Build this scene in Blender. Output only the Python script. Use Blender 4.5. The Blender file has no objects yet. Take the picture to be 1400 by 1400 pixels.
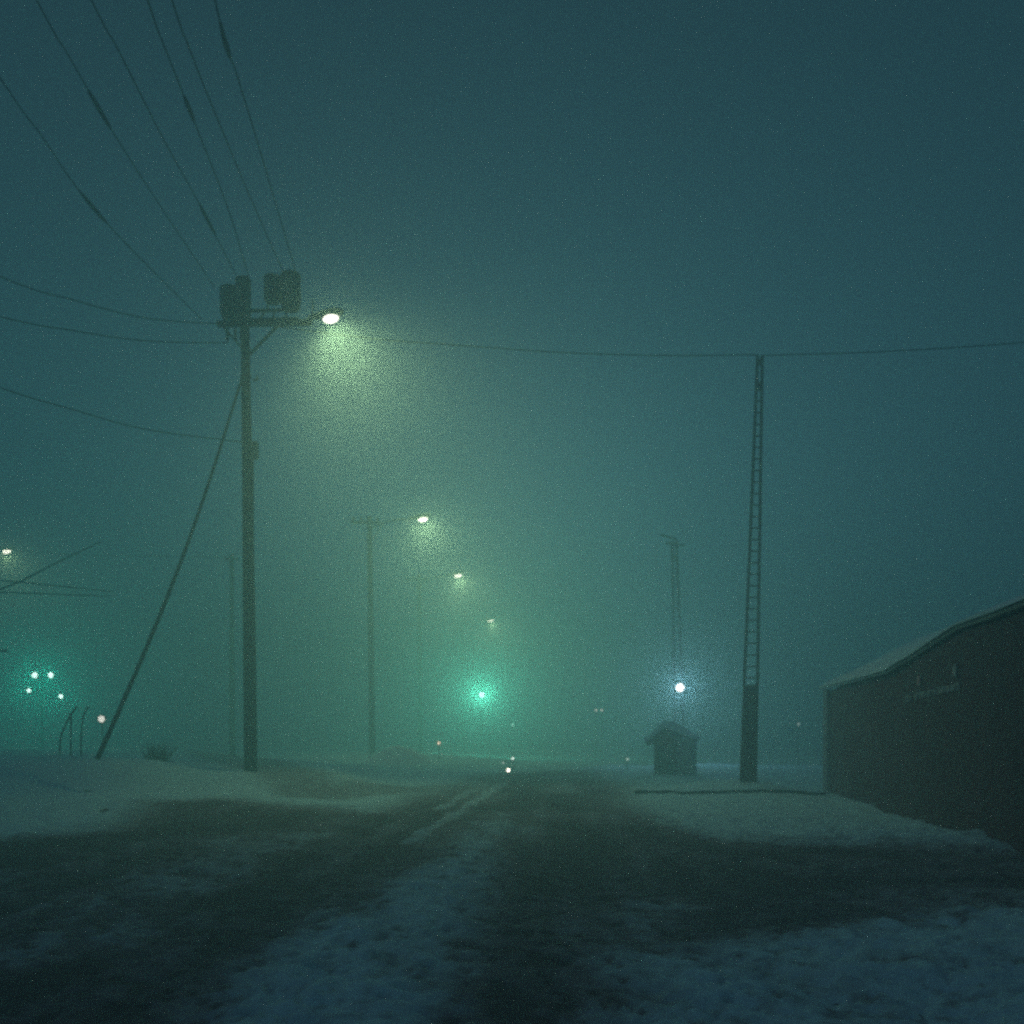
import bpy, math, random
import numpy as np
from mathutils import Vector

rnd = random.Random(7)
# light levels: world, street lamps, green signal, white lamp, mint lamps
K_SKY, K_STREET, K_GREEN, K_WHITE, K_MINT = 1.0, 0.215, 0.54, 0.66, 0.80
sc = bpy.context.scene
COL = sc.collection

# ------------------------------------------------------------------ camera
F, CX, HY, EYE = 1300.0, 700.0, 1000.0, 1.4          # photo focal length (px), centre, horizon, eye height


def at(px, py, d):
    """point of the place seen at photo position (px, py), d metres ahead"""
    return Vector(((px - CX) / F * d, d, EYE + (HY - py) / F * d))


cam_d = bpy.data.cameras.new('camera')
cam = bpy.data.objects.new('camera', cam_d)
COL.objects.link(cam)
cam.location = (0, 0, EYE)
cam.rotation_euler = (math.radians(90), 0, 0)
cam_d.sensor_width = 36
cam_d.lens = 36 * F / 1400
cam_d.shift_y = (HY - 700) / 1400
cam_d.clip_start = 0.05
cam_d.clip_end = 2000
sc.camera = cam

sc.render.resolution_x = sc.render.resolution_y = 1024
vs = sc.view_settings
sc.display_settings.display_device = 'sRGB'
vs.view_transform = 'Standard'
vs.look = 'None'
vs.gamma = 1
vs.exposure = 0
cy = sc.cycles
cy.use_denoising = False
cy.volume_bounces = 3
cy.max_bounces = 6
cy.diffuse_bounces = 2
cy.glossy_bounces = 2
cy.sample_clamp_indirect = 0.4
cy.sample_clamp_direct = 9
cy.pixel_filter_type = 'BLACKMAN_HARRIS'
cy.filter_width = 2.8
cy.use_adaptive_sampling = False

# ------------------------------------------------------------------ world (overcast night sky)
SUN_EL, SUN_ROT = math.radians(3), math.radians(0)
w = bpy.data.worlds.new('World')
sc.world = w
w.use_nodes = True
nt = w.node_tree
bg = nt.nodes['Background']
sky = nt.nodes.new('ShaderNodeTexSky')
sky.sky_type = 'NISHITA'
sky.sun_disc = False
sky.sun_elevation = SUN_EL
sky.sun_rotation = SUN_ROT
bw = nt.nodes.new('ShaderNodeRGBToBW')
mul = nt.nodes.new('ShaderNodeMix')
mul.data_type = 'RGBA'
mul.blend_type = 'MULTIPLY'
mul.inputs[0].default_value = 1
mul.inputs[7].default_value = (0.28, 0.80, 1.10, 1)
nt.links.new(sky.outputs[0], bw.inputs[0])
nt.links.new(bw.outputs[0], mul.inputs[6])
nt.links.new(mul.outputs[2], bg.inputs[0])
bg.inputs[1].default_value = 0.05 * K_SKY

# weak fill lamp, added above and behind to brighten snow and road
sun_d = bpy.data.lights.new('ground_fill', 'SUN')
sun_d.energy = 0.15
sun_d.angle = math.radians(50)
sun_d.color = (0.60, 0.64, 1.0)
sun = bpy.data.objects.new('ground_fill', sun_d)
COL.objects.link(sun)
sun.location = (0, -10, 12)
sun.rotation_euler = Vector((0.35, 0.5, -0.8)).to_track_quat('-Z', 'Y').to_euler()

# ------------------------------------------------------------------ materials


def mat(name, col, rough=0.8, noise=None, metal=0.0, bump=0.0, bscale=30.0):
    m = bpy.data.materials.new(name)
    m.use_nodes = True
    n, l = m.node_tree.nodes, m.node_tree.links
    b = n['Principled BSDF']
    b.inputs['Base Color'].default_value = (*col, 1)
    b.inputs['Roughness'].default_value = rough
    b.inputs['Metallic'].default_value = metal
    tc = n.new('ShaderNodeTexCoord')
    if noise:
        sc_, lo, hi = noise
        mp = n.new('ShaderNodeMapping')
        mp.inputs['Scale'].default_value = sc_
        l.new(tc.outputs['Object'], mp.inputs[0])
        t = n.new('ShaderNodeTexNoise')
        t.inputs['Scale'].default_value = 1
        t.inputs['Detail'].default_value = 6
        l.new(mp.outputs[0], t.inputs[0])
        r = n.new('ShaderNodeValToRGB')
        r.color_ramp.elements[0].position = 0.3
        r.color_ramp.elements[1].position = 0.7
        r.color_ramp.elements[0].color = (*[c * lo for c in col], 1)
        r.color_ramp.elements[1].color = (*[c * hi for c in col], 1)
        l.new(t.outputs[0], r.inputs[0])
        l.new(r.outputs[0], b.inputs['Base Color'])
    if bump:
        t2 = n.new('ShaderNodeTexNoise')
        t2.inputs['Scale'].default_value = bscale
        t2.inputs['Detail'].default_value = 5
        l.new(tc.outputs['Object'], t2.inputs[0])
        bp = n.new('ShaderNodeBump')
        bp.inputs['Strength'].default_value = bump
        bp.inputs['Distance'].default_value = 0.02
        l.new(t2.outputs[0], bp.inputs['Height'])
        l.new(bp.outputs[0], b.inputs['Normal'])
    return m


def glow(name, col, s, sample=False):
    m = bpy.data.materials.new(name)
    m.use_nodes = True
    n, l = m.node_tree.nodes, m.node_tree.links
    n.remove(n['Principled BSDF'])
    e = n.new('ShaderNodeEmission')
    e.inputs[0].default_value = (*col, 1)
    e.inputs[1].default_value = s
    l.new(e.outputs[0], n['Material Output'].inputs[0])
    m.cycles.emission_sampling = 'AUTO' if sample else 'NONE'
    return m


M = dict(
    wood=mat('weathered_wood', (0.022, 0.022, 0.025), 0.9, ((14, 14, 1.2), 0.6, 1.4), bump=0.4),
    iron=mat('dark_iron', (0.03, 0.03, 0.032), 0.6, ((9, 9, 9), 0.7, 1.3)),
    galv=mat('galvanised_steel', (0.12, 0.12, 0.12), 0.55, ((6, 6, 6), 0.8, 1.2), metal=0.3),
    drum=mat('transformer_paint', (0.012, 0.012, 0.016), 0.6, ((5, 5, 2), 0.75, 1.25)),
    wire=mat('cable', (0.012, 0.012, 0.012), 0.7),
    conc=mat('stained_concrete', (0.10, 0.055, 0.06), 0.9, ((4, 4, 1), 0.65, 1.3), bump=0.3),
    brick=mat('dark_boards', (0.085, 0.020, 0.028), 0.9, ((1.2, 8, 1.0), 0.6, 1.4), bump=0.3, bscale=12),
    trim=mat('grey_trim', (0.24, 0.25, 0.28), 0.85, ((5, 5, 2), 0.8, 1.2)),
    letter=mat('pale_paint', (0.50, 0.50, 0.50), 0.7, ((20, 20, 20), 0.6, 1.1)),
    rosy=mat('faded_rose_paint', (0.6, 0.32, 0.32), 0.7, ((15, 15, 15), 0.7, 1.1)),
    roofsnow=mat('roof_snow', (0.62, 0.82, 0.88), 0.8, ((2, 2, 2), 0.85, 1.05), bump=0.3, bscale=8),
    pile=mat('ploughed_snow', (0.74, 0.90, 0.94), 0.85, ((3, 3, 3), 0.85, 1.05), bump=0.4, bscale=7),
    tin=mat('roof_sheet', (0.05, 0.05, 0.055), 0.6, ((3, 3, 3), 0.8, 1.2)),
    twig=mat('dead_twigs', (0.06, 0.05, 0.04), 0.9, ((8, 8, 8), 0.7, 1.3)),
)
G = dict(
    sodium=glow('street_lamp_glow', (1.0, 0.98, 0.78), 8),
    near=glow('near_street_lamp_glow', (1.0, 0.98, 0.82), 4),
    distant=glow('distant_street_lamp_glow', (1.0, 0.98, 0.75), 30),
    green=glow('green_signal_glow', (0.55, 1.0, 0.80), 13),
    white=glow('white_lamp_glow', (1.0, 1.0, 0.94), 5),
    mint=glow('mint_lamp_glow', (0.70, 1.0, 0.88), 6),
    warm=glow('warm_lamp_glow', (1.0, 0.90, 0.74), 6),
    pale=glow('pale_lamp_glow', (1.0, 0.97, 0.86), 2.0),
    faint=glow('faint_lamp_glow', (0.8, 1.0, 0.88), 3),
    dim=glow('dim_pale_lamp_glow', (1.0, 0.95, 0.85), 1.6),
    amber=glow('amber_lamp_glow', (1.0, 0.72, 0.52), 2.5),
    off=mat('unlit_lens', (0.03, 0.02, 0.02), 0.3),
)


# ------------------------------------------------------------------ mesh builder
class MB:
    def __init__(s):
        s.v, s.f = [], []

    def ring_tube(s, rings, cap=True):
        """loft through rings (lists of points of equal length)"""
        n = len(rings[0])
        b = len(s.v)
        for r in rings:
            s.v += [tuple(p) for p in r]
        for i in range(len(rings) - 1):
            for k in range(n):
                a, c = b + i * n + k, b + i * n + (k + 1) % n
                s.f.append((a, c, c + n, a + n))
        if cap:
            s.f.append(tuple(b + k for k in reversed(range(n))))
            e = b + (len(rings) - 1) * n
            s.f.append(tuple(e + k for k in range(n)))
        return s

    def tube(s, pts, rad, n=10):
        pts = [Vector(p) for p in pts]
        if not isinstance(rad, (list, tuple)):
            rad = [rad] * len(pts)
        rings = []
        for i, p in enumerate(pts):
            t = (pts[min(i + 1, len(pts) - 1)] - pts[max(i - 1, 0)]).normalized()
            u = t.cross(Vector((0, 0, 1)))
            if u.length < 1e-3:
                u = Vector((1, 0, 0))
            u.normalize()
            w_ = u.cross(t)
            rings.append([p + (u * math.cos(2 * math.pi * k / n) + w_ * math.sin(2 * math.pi * k / n)) * rad[i]
                          for k in range(n)])
        return s.ring_tube(rings)

    def lathe(s, c, prof, n=20, axis=(0, 0, 1)):
        """prof: (radius, distance along axis)"""
        c, a = Vector(c), Vector(axis).normalized()
        u = a.orthogonal().normalized()
        w_ = a.cross(u)
        rings = [[c + a * h + (u * math.cos(2 * math.pi * k / n) + w_ * math.sin(2 * math.pi * k / n)) * r
                  for k in range(n)] for r, h in prof]
        return s.ring_tube(rings)

    def box(s, c, sz, ax=None, bevel=0.0):
        """box centred at c; ax = (x axis, y axis, z axis)"""
        c = Vector(c)
        X, Y, Z = [Vector(a) for a in (ax or ((1, 0, 0), (0, 1, 0), (0, 0, 1)))]
        hx, hy, hz = [q / 2 for q in sz]
        b = min(bevel, hx, hy, hz)
        rings = []
        levels = [(-hz, b), (-hz + b, 0), (hz - b, 0), (hz, b)] if b else [(-hz, 0), (hz, 0)]
        for z, i in levels:
            ux, uy = hx - i, hy - i
            if b:
                q = b * 0.7
                pts = [(-ux + q, -uy), (ux - q, -uy), (ux, -uy + q), (ux, uy - q), (ux - q, uy), (-ux + q, uy),
                       (-ux, uy - q), (-ux, -uy + q)]
            else:
                pts = [(-ux, -uy), (ux, -uy), (ux, uy), (-ux, uy)]
            rings.append([c + X * x + Y * y + Z * z for x, y in pts])
        return s.ring_tube(rings)

    def bar(s, a, b, wd, th, up=(0, 0, 1), bevel=0.0):
        a, b = Vector(a), Vector(b)
        z = (b - a).normalized()
        x = Vector(up).cross(z)
        if x.length < 1e-3:
            x = Vector((1, 0, 0))
        x.normalize()
        y = z.cross(x)
        return s.box((a + b) / 2, (wd, th, (b - a).length), (x, y, z), bevel)

    def prism(s, pts, off):
        """polygon extruded by the vector off"""
        off = Vector(off)
        return s.ring_tube([[Vector(p) for p in pts], [Vector(p) + off for p in pts]])

    def build(s, name, m, parent=None, smooth=False):
        base = Vector((0, 0, 0))
        p = parent
        while p is not None:
            base += p.location
            p = p.parent
        me = bpy.data.meshes.new(name)
        me.from_pydata([tuple(Vector(q) - base) for q in s.v], [], s.f)
        me.validate()
        bmf = me.polygons
        if smooth:
            bmf.foreach_set('use_smooth', [len(q.vertices) == 4 for q in bmf])
        me.materials.append(m)
        # outward normals
        import bmesh
        bm = bmesh.new()
        bm.from_mesh(me)
        bmesh.ops.recalc_face_normals(bm, faces=bm.faces)
        bm.to_mesh(me)
        bm.free()
        o = bpy.data.objects.new(name, me)
        COL.objects.link(o)
        o.parent = parent
        return o


def tag(o, label, cat, group=None):
    o['label'] = label
    o['category'] = cat
    if group:
        o['group'] = group
    return o


def thing(name, loc, label, cat, group=None):
    o = bpy.data.objects.new(name, None)
    o.empty_display_size = 0.2
    COL.objects.link(o)
    o.location = loc
    return tag(o, label, cat, group)


def copy_tree(o, parent=None):
    c = o.copy()
    COL.objects.link(c)
    if parent is not None:
        c.parent = parent
    for ch in list(o.children):
        copy_tree(ch, c)
    return c


def lamp(kind, loc, col, watt, rad=0.1, size=165, blend=0.8, aim=(0, 0, -1), parent=None):
    d = bpy.data.lights.new('lamp_light', kind)
    d.color = col
    d.energy = watt
    d.shadow_soft_size = rad
    if kind == 'SPOT':
        d.spot_size = math.radians(size)
        d.spot_blend = blend
    o = bpy.data.objects.new('lamp_light', d)
    COL.objects.link(o)
    base = Vector((0, 0, 0))
    p = parent
    while p is not None:
        base += p.location
        p = p.parent
    o.location = Vector(loc) - base
    o.rotation_euler = Vector(aim).to_track_quat('-Z', 'Y').to_euler()
    o.parent = parent
    return o


# ------------------------------------------------------------------ terrain
def vnoise(x, y, seed):
    xi, yi = np.floor(x).astype(np.int64), np.floor(y).astype(np.int64)
    fx, fy = x - xi, y - yi
    fx, fy = fx * fx * (3 - 2 * fx), fy * fy * (3 - 2 * fy)

    def h(a, b):
        n = (a * 374761393 + b * 668265263 + seed * 982451653) & 0x7fffffff
        n = ((n ^ (n >> 13)) * 1274126177) & 0x7fffffff
        return ((n ^ (n >> 16)) & 0xffff) / 65535.0
    return (h(xi, yi) * (1 - fx) + h(xi + 1, yi) * fx) * (1 - fy) + (h(xi, yi + 1) * (1 - fx) + h(xi + 1, yi + 1) * fx) * fy


def fbm(x, y, seed, octv=4):
    a, s, t = 0.5, 0.0, 0.0
    for k in range(octv):
        s = s + a * vnoise(x, y, seed + k * 17)
        t += a
        a *= 0.5
        x, y = x * 2.03 + 11.7, y * 2.03 - 5.3
    return s / t - 0.5


ctrl = []
for x, y in [(-6, 4), (0, 4), (6, 4), (-13, 8), (-6, 9), (0, 9), (6, 9), (13, 8), (-3, 14), (2, 14), (-6.5, 14.5),
             (7, 13), (-20, 10), (20, 8), (0, 19), (2, 20), (-2, 19), (1.5, 26), (3, 24), (-1, 25), (0, -10), (-20, -10),
             (20, -10), (2.7, 20.3), (3.8, 20.3), (5, 20.3), (6.3, 20.3), (3.2, 18.3), (5, 18), (6.5, 18.5)]:
    ctrl.append((x, y, 0.0))
for x, y, z in [(1.5, 36, -0.05), (1, 50, -0.2), (1, 80, -0.3), (6, 60, -0.1), (20, 40, 0.1), (25, 70, 0.1), (40, 20, 0.1),
                (-40, 30, 0.9), (-60, 10, 0.6), (-30, 60, 0.5), (-10, 80, 0.2), (0, 140, -0.2), (60, 140, 0), (-60, 140, 0.3)]:
    ctrl.append((x, y, z))
for px, py, d in [(343, 1055, 22), (133, 1037, 20), (0, 1035, 22), (240, 1040, 26), (0, 1028, 30), (200, 1028, 32),
                  (318, 1034, 42), (507, 1031, 42.7), (440, 1042, 36), (60, 1088, 17.5), (450, 1095, 18.5),
                  (-300, 1030, 25), (100, 1022, 60), (480, 1028, 60), (1023, 1065, 22), (915, 1060, 30), (860, 1049, 34),
                  (900, 1086, 21), (1110, 1088, 21), (1130, 1088, 23), (1220, 1113, 15.8), (1290, 1136, 12.8),
                  (1350, 1139, 11), (540, 1046, 38), (1000, 1048, 34), (300, 1092, 18.5)]:
    p = at(px, py, d)
    ctrl.append((p.x, p.y, p.z))
ctrl = np.array(ctrl)


def H(x, y):
    x, y = np.asarray(x, float), np.asarray(y, float)
    sw, sz = 0.0, 0.0
    for cx_, cy_, cz_ in ctrl:
        s2 = 1.2 + 0.002 * cy_ * cy_
        q = 1.0 / ((x - cx_) ** 2 + (y - cy_) ** 2 * 0.8 + s2) ** 2.5 * s2 ** 1.2
        sw = sw + q
        sz = sz + q * cz_
    return sz / sw


def gz(x, y):
    """height of the snow surface"""
    return float(H(x, y)) + 0.03


def unproj(px, py, z=0.0):
    d = (EYE - z) * F / (py - HY)
    return ((px - CX) / F * d, d)


road_px = [(-500, 1140), (0, 1148), (150, 1138), (215, 1106), (300, 1101), (420, 1108), (520, 1115), (560, 1098), (640, 1070),            (700, 1058), (760, 1052), (828, 1060), (838, 1096), (880, 1122), (960, 1146), (1100, 1172), (1400, 1184),            (1900, 1192), (1900, 1225), (1400, 1236), (1200, 1251), (1040, 1271), (960, 1288), (800, 1297), (792, 1400),            (785, 1700), (785, 3000), (560, 3000), (600, 1700), (640, 1400), (658, 1300), (690, 1215), (712, 1150), (692, 1112), (645, 1126), (590, 1162), (500, 1212),
           (400, 1267), (300, 1338), (200, 1422), (0, 1650), (-900, 1650), (-900, 1300)]
ROAD = np.array([unproj(*p) for p in road_px])


def sdist(x, y, poly):
    """signed distance to a polygon (inside positive)"""
    n = len(poly)
    best = np.full(x.shape, 1e9)
    ins = np.zeros(x.shape, bool)
    for i in range(n):
        ax, ay = poly[i]
        bx, by = poly[(i + 1) % n]
        ex, ey = bx - ax, by - ay
        t = np.clip(((x - ax) * ex + (y - ay) * ey) / (ex * ex + ey * ey + 1e-12), 0, 1)
        best = np.minimum(best, (x - ax - t * ex) ** 2 + (y - ay - t * ey) ** 2)
        cross = (ay > y) != (by > y)
        with np.errstate(divide='ignore', invalid='ignore'):
            xi = ax + (y - ay) * ex / (ey if ey != 0 else 1e-12)
        ins ^= cross & (x < xi)
    return np.sqrt(best) * np.where(ins, 1, -1)


def stroke(x, y, pts):
    best = np.full(x.shape, 1e9)
    for (ax, ay), (bx, by) in zip(pts[:-1], pts[1:]):
        ex, ey = bx - ax, by - ay
        t = np.clip(((x - ax) * ex + (y - ay) * ey) / (ex * ex + ey * ey + 1e-12), 0, 1)
        best = np.minimum(best, (x - ax - t * ex) ** 2 + (y - ay - t * ey) ** 2)
    return np.sqrt(best)


def sstep(a, b, v):
    t = np.clip((v - a) / (b - a), 0, 1)
    return t * t * (3 - 2 * t)


def cover(x, y):
    """snow depth 0..1 (0 = swept to the road)"""
    wob = fbm(x * 0.9, y * 0.5, 3) * (0.25 + 0.03 * y) + fbm(x * 4, y * 2.5, 9, 3) * 0.14
    s = sdist(x, y, ROAD) + wob
    wid = 0.46 + 0.035 * np.clip(y, 0, 60)
    c = 1 - sstep(-wid, wid, s)
    # packed slush of uneven depth everywhere on the road
    rut_a = fbm((x - 0.046 * y) * 3.4, y * 0.16, 17, 4)      # along the road ahead
    rut_b = fbm(x * 0.16, y * 2.6, 18, 4)                    # along the crossing road
    side = sstep(1.2, 3.5, x + fbm(x * 0.5, y * 0.5, 19) * 2)
    rut = rut_a * (1 - side) + rut_b * side
    c = np.maximum(c, np.clip(fbm(x * 0.8, y * 0.45, 15) * 0.9 + 0.23 + rut * 0.75, 0.0, 0.55) + fbm(x * 5.0, y * 2.6, 16, 3) * 0.12)
    # ridges of slush between the wheel tracks
    for pts, wd, k in [([(40, 1300), (130, 1268), (225, 1212), (330, 1170), (430, 1140)], 0.75, 0.62),
                       ([(706, 1420), (716, 1300), (735, 1200), (752, 1120)], 0.13, 0.30),
                       ([(20, 1390), (180, 1310), (350, 1225), (480, 1160), (580, 1105)], 0.16, 0.32),
                       ([(1020, 1250), (1200, 1222), (1500, 1206)], 0.25, 0.30),
                       ([(860, 1150), (1000, 1180), (1200, 1200), (1500, 1200)], 0.35, 0.35)]:
        q = stroke(x, y, [unproj(*p) for p in pts]) + fbm(x * 1.6, y * 0.9, 33) * wd * 1.3
        c = np.maximum(c, k * (1 - sstep(wd * 0.2, wd * 1.3, q)))
    # slush left between the wheel tracks
    for px, py, rx, ry, k in [(215, 1215, 95, 28, 0.62), (905, 1236, 90, 9, 0.6), (340, 1150, 120, 16, 0.55),
                              (120, 1272, 70, 22, 0.45)]:
        cx_, cy_ = unproj(px, py)
        ex = rx / F * cy_
        ey = (unproj(px, py - ry)[1] - unproj(px, py + ry)[1]) / 2
        q = np.sqrt(((x - cx_) / ex) ** 2 + ((y - cy_) / ey) ** 2) + fbm(x * 2, y * 1.2, 21) * 0.9
        c = np.maximum(c, k * (1 - sstep(0.45, 1.25, q)))
    for pts, wd, k in [([(600, 1106), (628, 1090), (660, 1072)], 0.16, 0.7),
                       ([(560, 1150), (610, 1122), (650, 1096), (690, 1070)], 0.20, 0.75)]:
        q = stroke(x, y, [unproj(*p) for p in pts]) + fbm(x * 3, y * 1.5, 31) * 0.3
        c = np.maximum(c, k * (1 - sstep(wd * 0.3, wd * 1.3, q)))
    # embankment edge and its shade past the pole, painted as darker, thinner snow
    q = stroke(x, y, [unproj(p, r, 0.3) for p, r in [(236, 1034), (300, 1046), (370, 1060), (440, 1072)]]
               + [unproj(p, r, 0.1) for p, r in [(520, 1078), (600, 1074), (690, 1066)]]) + fbm(x, y * 0.6, 41) * 1.0
    c = np.minimum(c, 1 - 0.45 * (1 - sstep(0.5, 1.6, q)))
    # churned, trodden snow
    near = 1 - sstep(9, 20, y)
    c = c - near * (0.42 * np.clip(fbm(x * 2.6 + y * 1.2, y * 1.4, 51) * 2.2 - 0.02, 0, 1) + 0.66 * np.clip(fbm(x * 13 + y * 3, y * 8.0, 55, 4) * 2.6 - 0.10, 0, 1))
    return np.clip(c, 0, 1)


def lumps(x, y):
    near = 1 - sstep(11, 24, y)
    tread = sstep(0.0, 0.25, fbm(x * 0.5, y * 0.35, 77) + 0.12)
    a = fbm(x * 4.2 + y, y * 2.6, 61, 5) * 0.16 * (0.35 + 0.65 * near)
    b = -np.abs(fbm(x * 11 + y * 3, y * 7.0, 65, 4)) * 0.17 * near * (0.4 + tread)
    c = fbm(x * 0.55, y * 0.4, 71, 3) * 0.14
    return a + b + c


def grid(ys, span, nx):
    """rows of a fan-shaped sheet, finer near the camera"""
    u = np.linspace(-1, 1, nx)
    u = np.sign(u) * (0.55 * np.abs(u) + 0.45 * np.abs(u) ** 4)
    Y = np.repeat(ys[:, None], nx, 1)
    X = u[None, :] * span(ys)[:, None]
    return X, Y


def sheet(name, X, Y, Z, m, attr=None, kind='structure'):
    ny, nx = X.shape
    co = np.stack([X, Y, Z], -1).reshape(-1, 3)
    i = np.arange(ny * nx).reshape(ny, nx)
    f = np.stack([i[:-1, :-1], i[:-1, 1:], i[1:, 1:], i[1:, :-1]], -1).reshape(-1, 4)
    me = bpy.data.meshes.new(name)
    me.vertices.add(len(co))
    me.vertices.foreach_set('co', co.ravel())
    me.loops.add(f.size)
    me.loops.foreach_set('vertex_index', f.ravel())
    me.polygons.add(len(f))
    me.polygons.foreach_set('loop_start', np.arange(0, f.size, 4))
    me.polygons.foreach_set('use_smooth', np.ones(len(f), bool))
    me.update(calc_edges=True)
    me.validate()
    if attr is not None:
        a = me.attributes.new('snow_depth', 'FLOAT', 'POINT')
        a.data.foreach_set('value', attr.ravel().astype(np.float32))
    me.materials.append(m)
    o = bpy.data.objects.new(name, me)
    COL.objects.link(o)
    o['kind'] = kind
    return o


def snow_material():
    m = bpy.data.materials.new('snow_and_slush')
    m.use_nodes = True
    n, l = m.node_tree.nodes, m.node_tree.links
    b = n['Principled BSDF']
    at_ = n.new('ShaderNodeAttribute')
    at_.attribute_name = 'snow_depth'
    tc = n.new('ShaderNodeTexCoord')
    t = n.new('ShaderNodeTexNoise')
    t.inputs['Scale'].default_value = 5
    t.inputs['Detail'].default_value = 7
    l.new(tc.outputs['Object'], t.inputs[0])
    ad = n.new('ShaderNodeMath')
    ad.operation = 'MULTIPLY_ADD'
    ad.inputs[1].default_value = 0.5
    l.new(t.outputs[0], ad.inputs[0])
    sub = n.new('ShaderNodeMath')
    sub.operation = 'SUBTRACT'
    sub.inputs[1].default_value = 0.25
    l.new(at_.outputs['Fac'], sub.inputs[0])
    l.new(sub.outputs[0], ad.inputs[2])
    r = n.new('ShaderNodeValToRGB')
    e = r.color_ramp.elements
    e[0].position, e[0].color = 0.10, (0.10, 0.075, 0.09, 1)
    e[1].position, e[1].color = 0.95, (0.54, 0.82, 0.90, 1)
    k = e.new(0.42)
    k.color = (0.23, 0.22, 0.25, 1)
    l.new(ad.outputs[0], r.inputs[0])
    l.new(r.outputs[0], b.inputs['Base Color'])
    b.inputs['Roughness'].default_value = 0.85
    b.inputs['Specular IOR Level'].default_value = 0.2
    t2 = n.new('ShaderNodeTexNoise')
    t2.inputs['Scale'].default_value = 11
    t2.inputs['Detail'].default_value = 8
    t2.inputs['Roughness'].default_value = 0.65
    l.new(tc.outputs['Object'], t2.inputs[0])
    bp = n.new('ShaderNodeBump')
    bp.inputs['Strength'].default_value = 0.9
    bp.inputs['Distance'].default_value = 0.07
    l.new(t2.outputs[0], bp.inputs['Height'])
    l.new(bp.outputs[0], b.inputs['Normal'])
    return m


ys = np.concatenate([np.linspace(-25, 1.5, 14)[:-1], 1.5 * (12 / 1.5) ** np.linspace(0, 1, 330)[:-1],
                     12 * (50 / 12) ** np.linspace(0, 1, 170)[:-1], 50 * (150 / 50) ** np.linspace(0, 1, 40)])
X, Y = grid(ys, lambda q: 12 + np.clip(np.abs(q), 0, 150) * 0.9, 400)
hb = H(X, Y)
cv = cover(X, Y)
Z = hb + 0.03 + lumps(X, Y) * (0.15 + 0.85 * cv) + (cv - 1) * 0.05
sheet('snow', X, Y, Z, snow_material(), cv)

ys2 = np.concatenate([np.linspace(-25, 1.5, 10)[:-1], 1.5 * (60 / 1.5) ** np.linspace(0, 1, 120)])
X2, Y2 = grid(ys2, lambda q: 12 + np.clip(np.abs(q), 0, 150) * 0.9, 160)
asph = mat('wet_asphalt', (0.10, 0.075, 0.09), 0.45, ((2.5, 1.2, 2), 0.6, 1.5), bump=0.5, bscale=90)
sheet('road', X2, Y2, H(X2, Y2) - 0.045, asph)

# ------------------------------------------------------------------ haze
hz = MB().box((0, 60, 7), (300, 210, 19))
haze = bpy.data.materials.new('haze')
haze.use_nodes = True
n, l = haze.node_tree.nodes, haze.node_tree.links
n.remove(n['Principled BSDF'])
pv = n.new('ShaderNodeVolumePrincipled')
pv.inputs['Color'].default_value = (0.74, 0.98, 0.985, 1)
pv.inputs['Density'].default_value = 0.038
pv.inputs['Anisotropy'].default_value = 0.66
l.new(pv.outputs[0], n['Material Output'].inputs['Volume'])
ho = hz.build('haze', haze)
ho['kind'] = 'stuff'

# ------------------------------------------------------------------ street lamp head


def lamp_head(parent, p, aim_x, s=1.0, watt=900, g=None, cone=112, fwd=-0.30, spill=0.05, col=(0.80, 1.0, 0.48)):
    """cobra-head lamp whose lens centre is p; the arm enters from -aim side"""
    ax = Vector((aim_x, 0, 0.18)).normalized()
    up = Vector((0, 0, 1)) - ax * ax.z
    up.normalize()
    sd = up.cross(ax)
    rings = []
    for q, wd, th in [(-0.50, 0.04, 0.04), (-0.36, 0.07, 0.06), (-0.22, 0.13, 0.09), (0.05, 0.16, 0.11), (0.22, 0.13, 0.09),
                      (0.32, 0.05, 0.04)]:
        c = p + ax * q * s + up * 0.085 * s
        rings.append([c + (sd * math.cos(2 * math.pi * k / 12) * wd + up * math.sin(2 * math.pi * k / 12) * th) * s
                      for k in range(12)])
    h = MB().ring_tube(rings).build('lamp_head', M['galv'], parent, True)
    lens_r = []
    for z, k_ in [(0.02, 0.9), (-0.03, 1.0), (-0.08, 0.85), (-0.115, 0.45)]:
        lens_r.append([p + up * z * s + (ax * math.cos(2 * math.pi * k / 14) * 0.19 + sd * math.sin(2 * math.pi * k / 14) * 0.13) * k_ * s
                       for k in range(14)])
    MB().ring_tube(lens_r).build('lens', g or G['sodium'], h, True)
    # the reflector throws most of the light down in a cone, a little spills all round
    lamp('SPOT', p - up * 0.17 * s, col, watt * K_STREET, 0.10, cone, 1.0, (0.42 * aim_x, fwd, -1), parent)
    lamp('SPOT', p - up * 0.19 * s, col, watt * K_STREET * spill, 0.10, 178, 0.3, (0.10 * aim_x, -0.45, -1), parent)
    return h


# ------------------------------------------------------------------ main utility pole with drums and lamp
D = 22.0
b = at(343, 1056, D)
up_ = thing('utility_pole', b, 'tall wooden utility pole carrying dark drum transformers, crossarm and the nearest lit street lamp', 'utility pole')
top = at(334, 379, D)
mid = at(339, 700, D)
MB().tube([b - Vector((0, 0, 0.4)), b + (mid - b) * 0.5, mid, mid + (top - mid) * 0.5, top], [0.150, 0.145, 0.125, 0.105, 0.095], 14).build(
    'pole', M['wood'], up_, True)
a0, a1 = at(297, 443, D - 0.18), at(426, 441, D - 0.18)
MB().bar(a0, a1, 0.13, 0.12, bevel=0.01).build('crossarm', M['wood'], up_)
MB().bar(at(322, 440, D + 0.2), at(408, 438, D + 0.2), 0.1, 0.12).build('crossarm', M['wood'], up_)
MB().bar(at(341, 425, D - 0.17), at(390, 424, D - 0.17), 0.05, 0.07).build('support_rail', M['iron'], up_)
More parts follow.
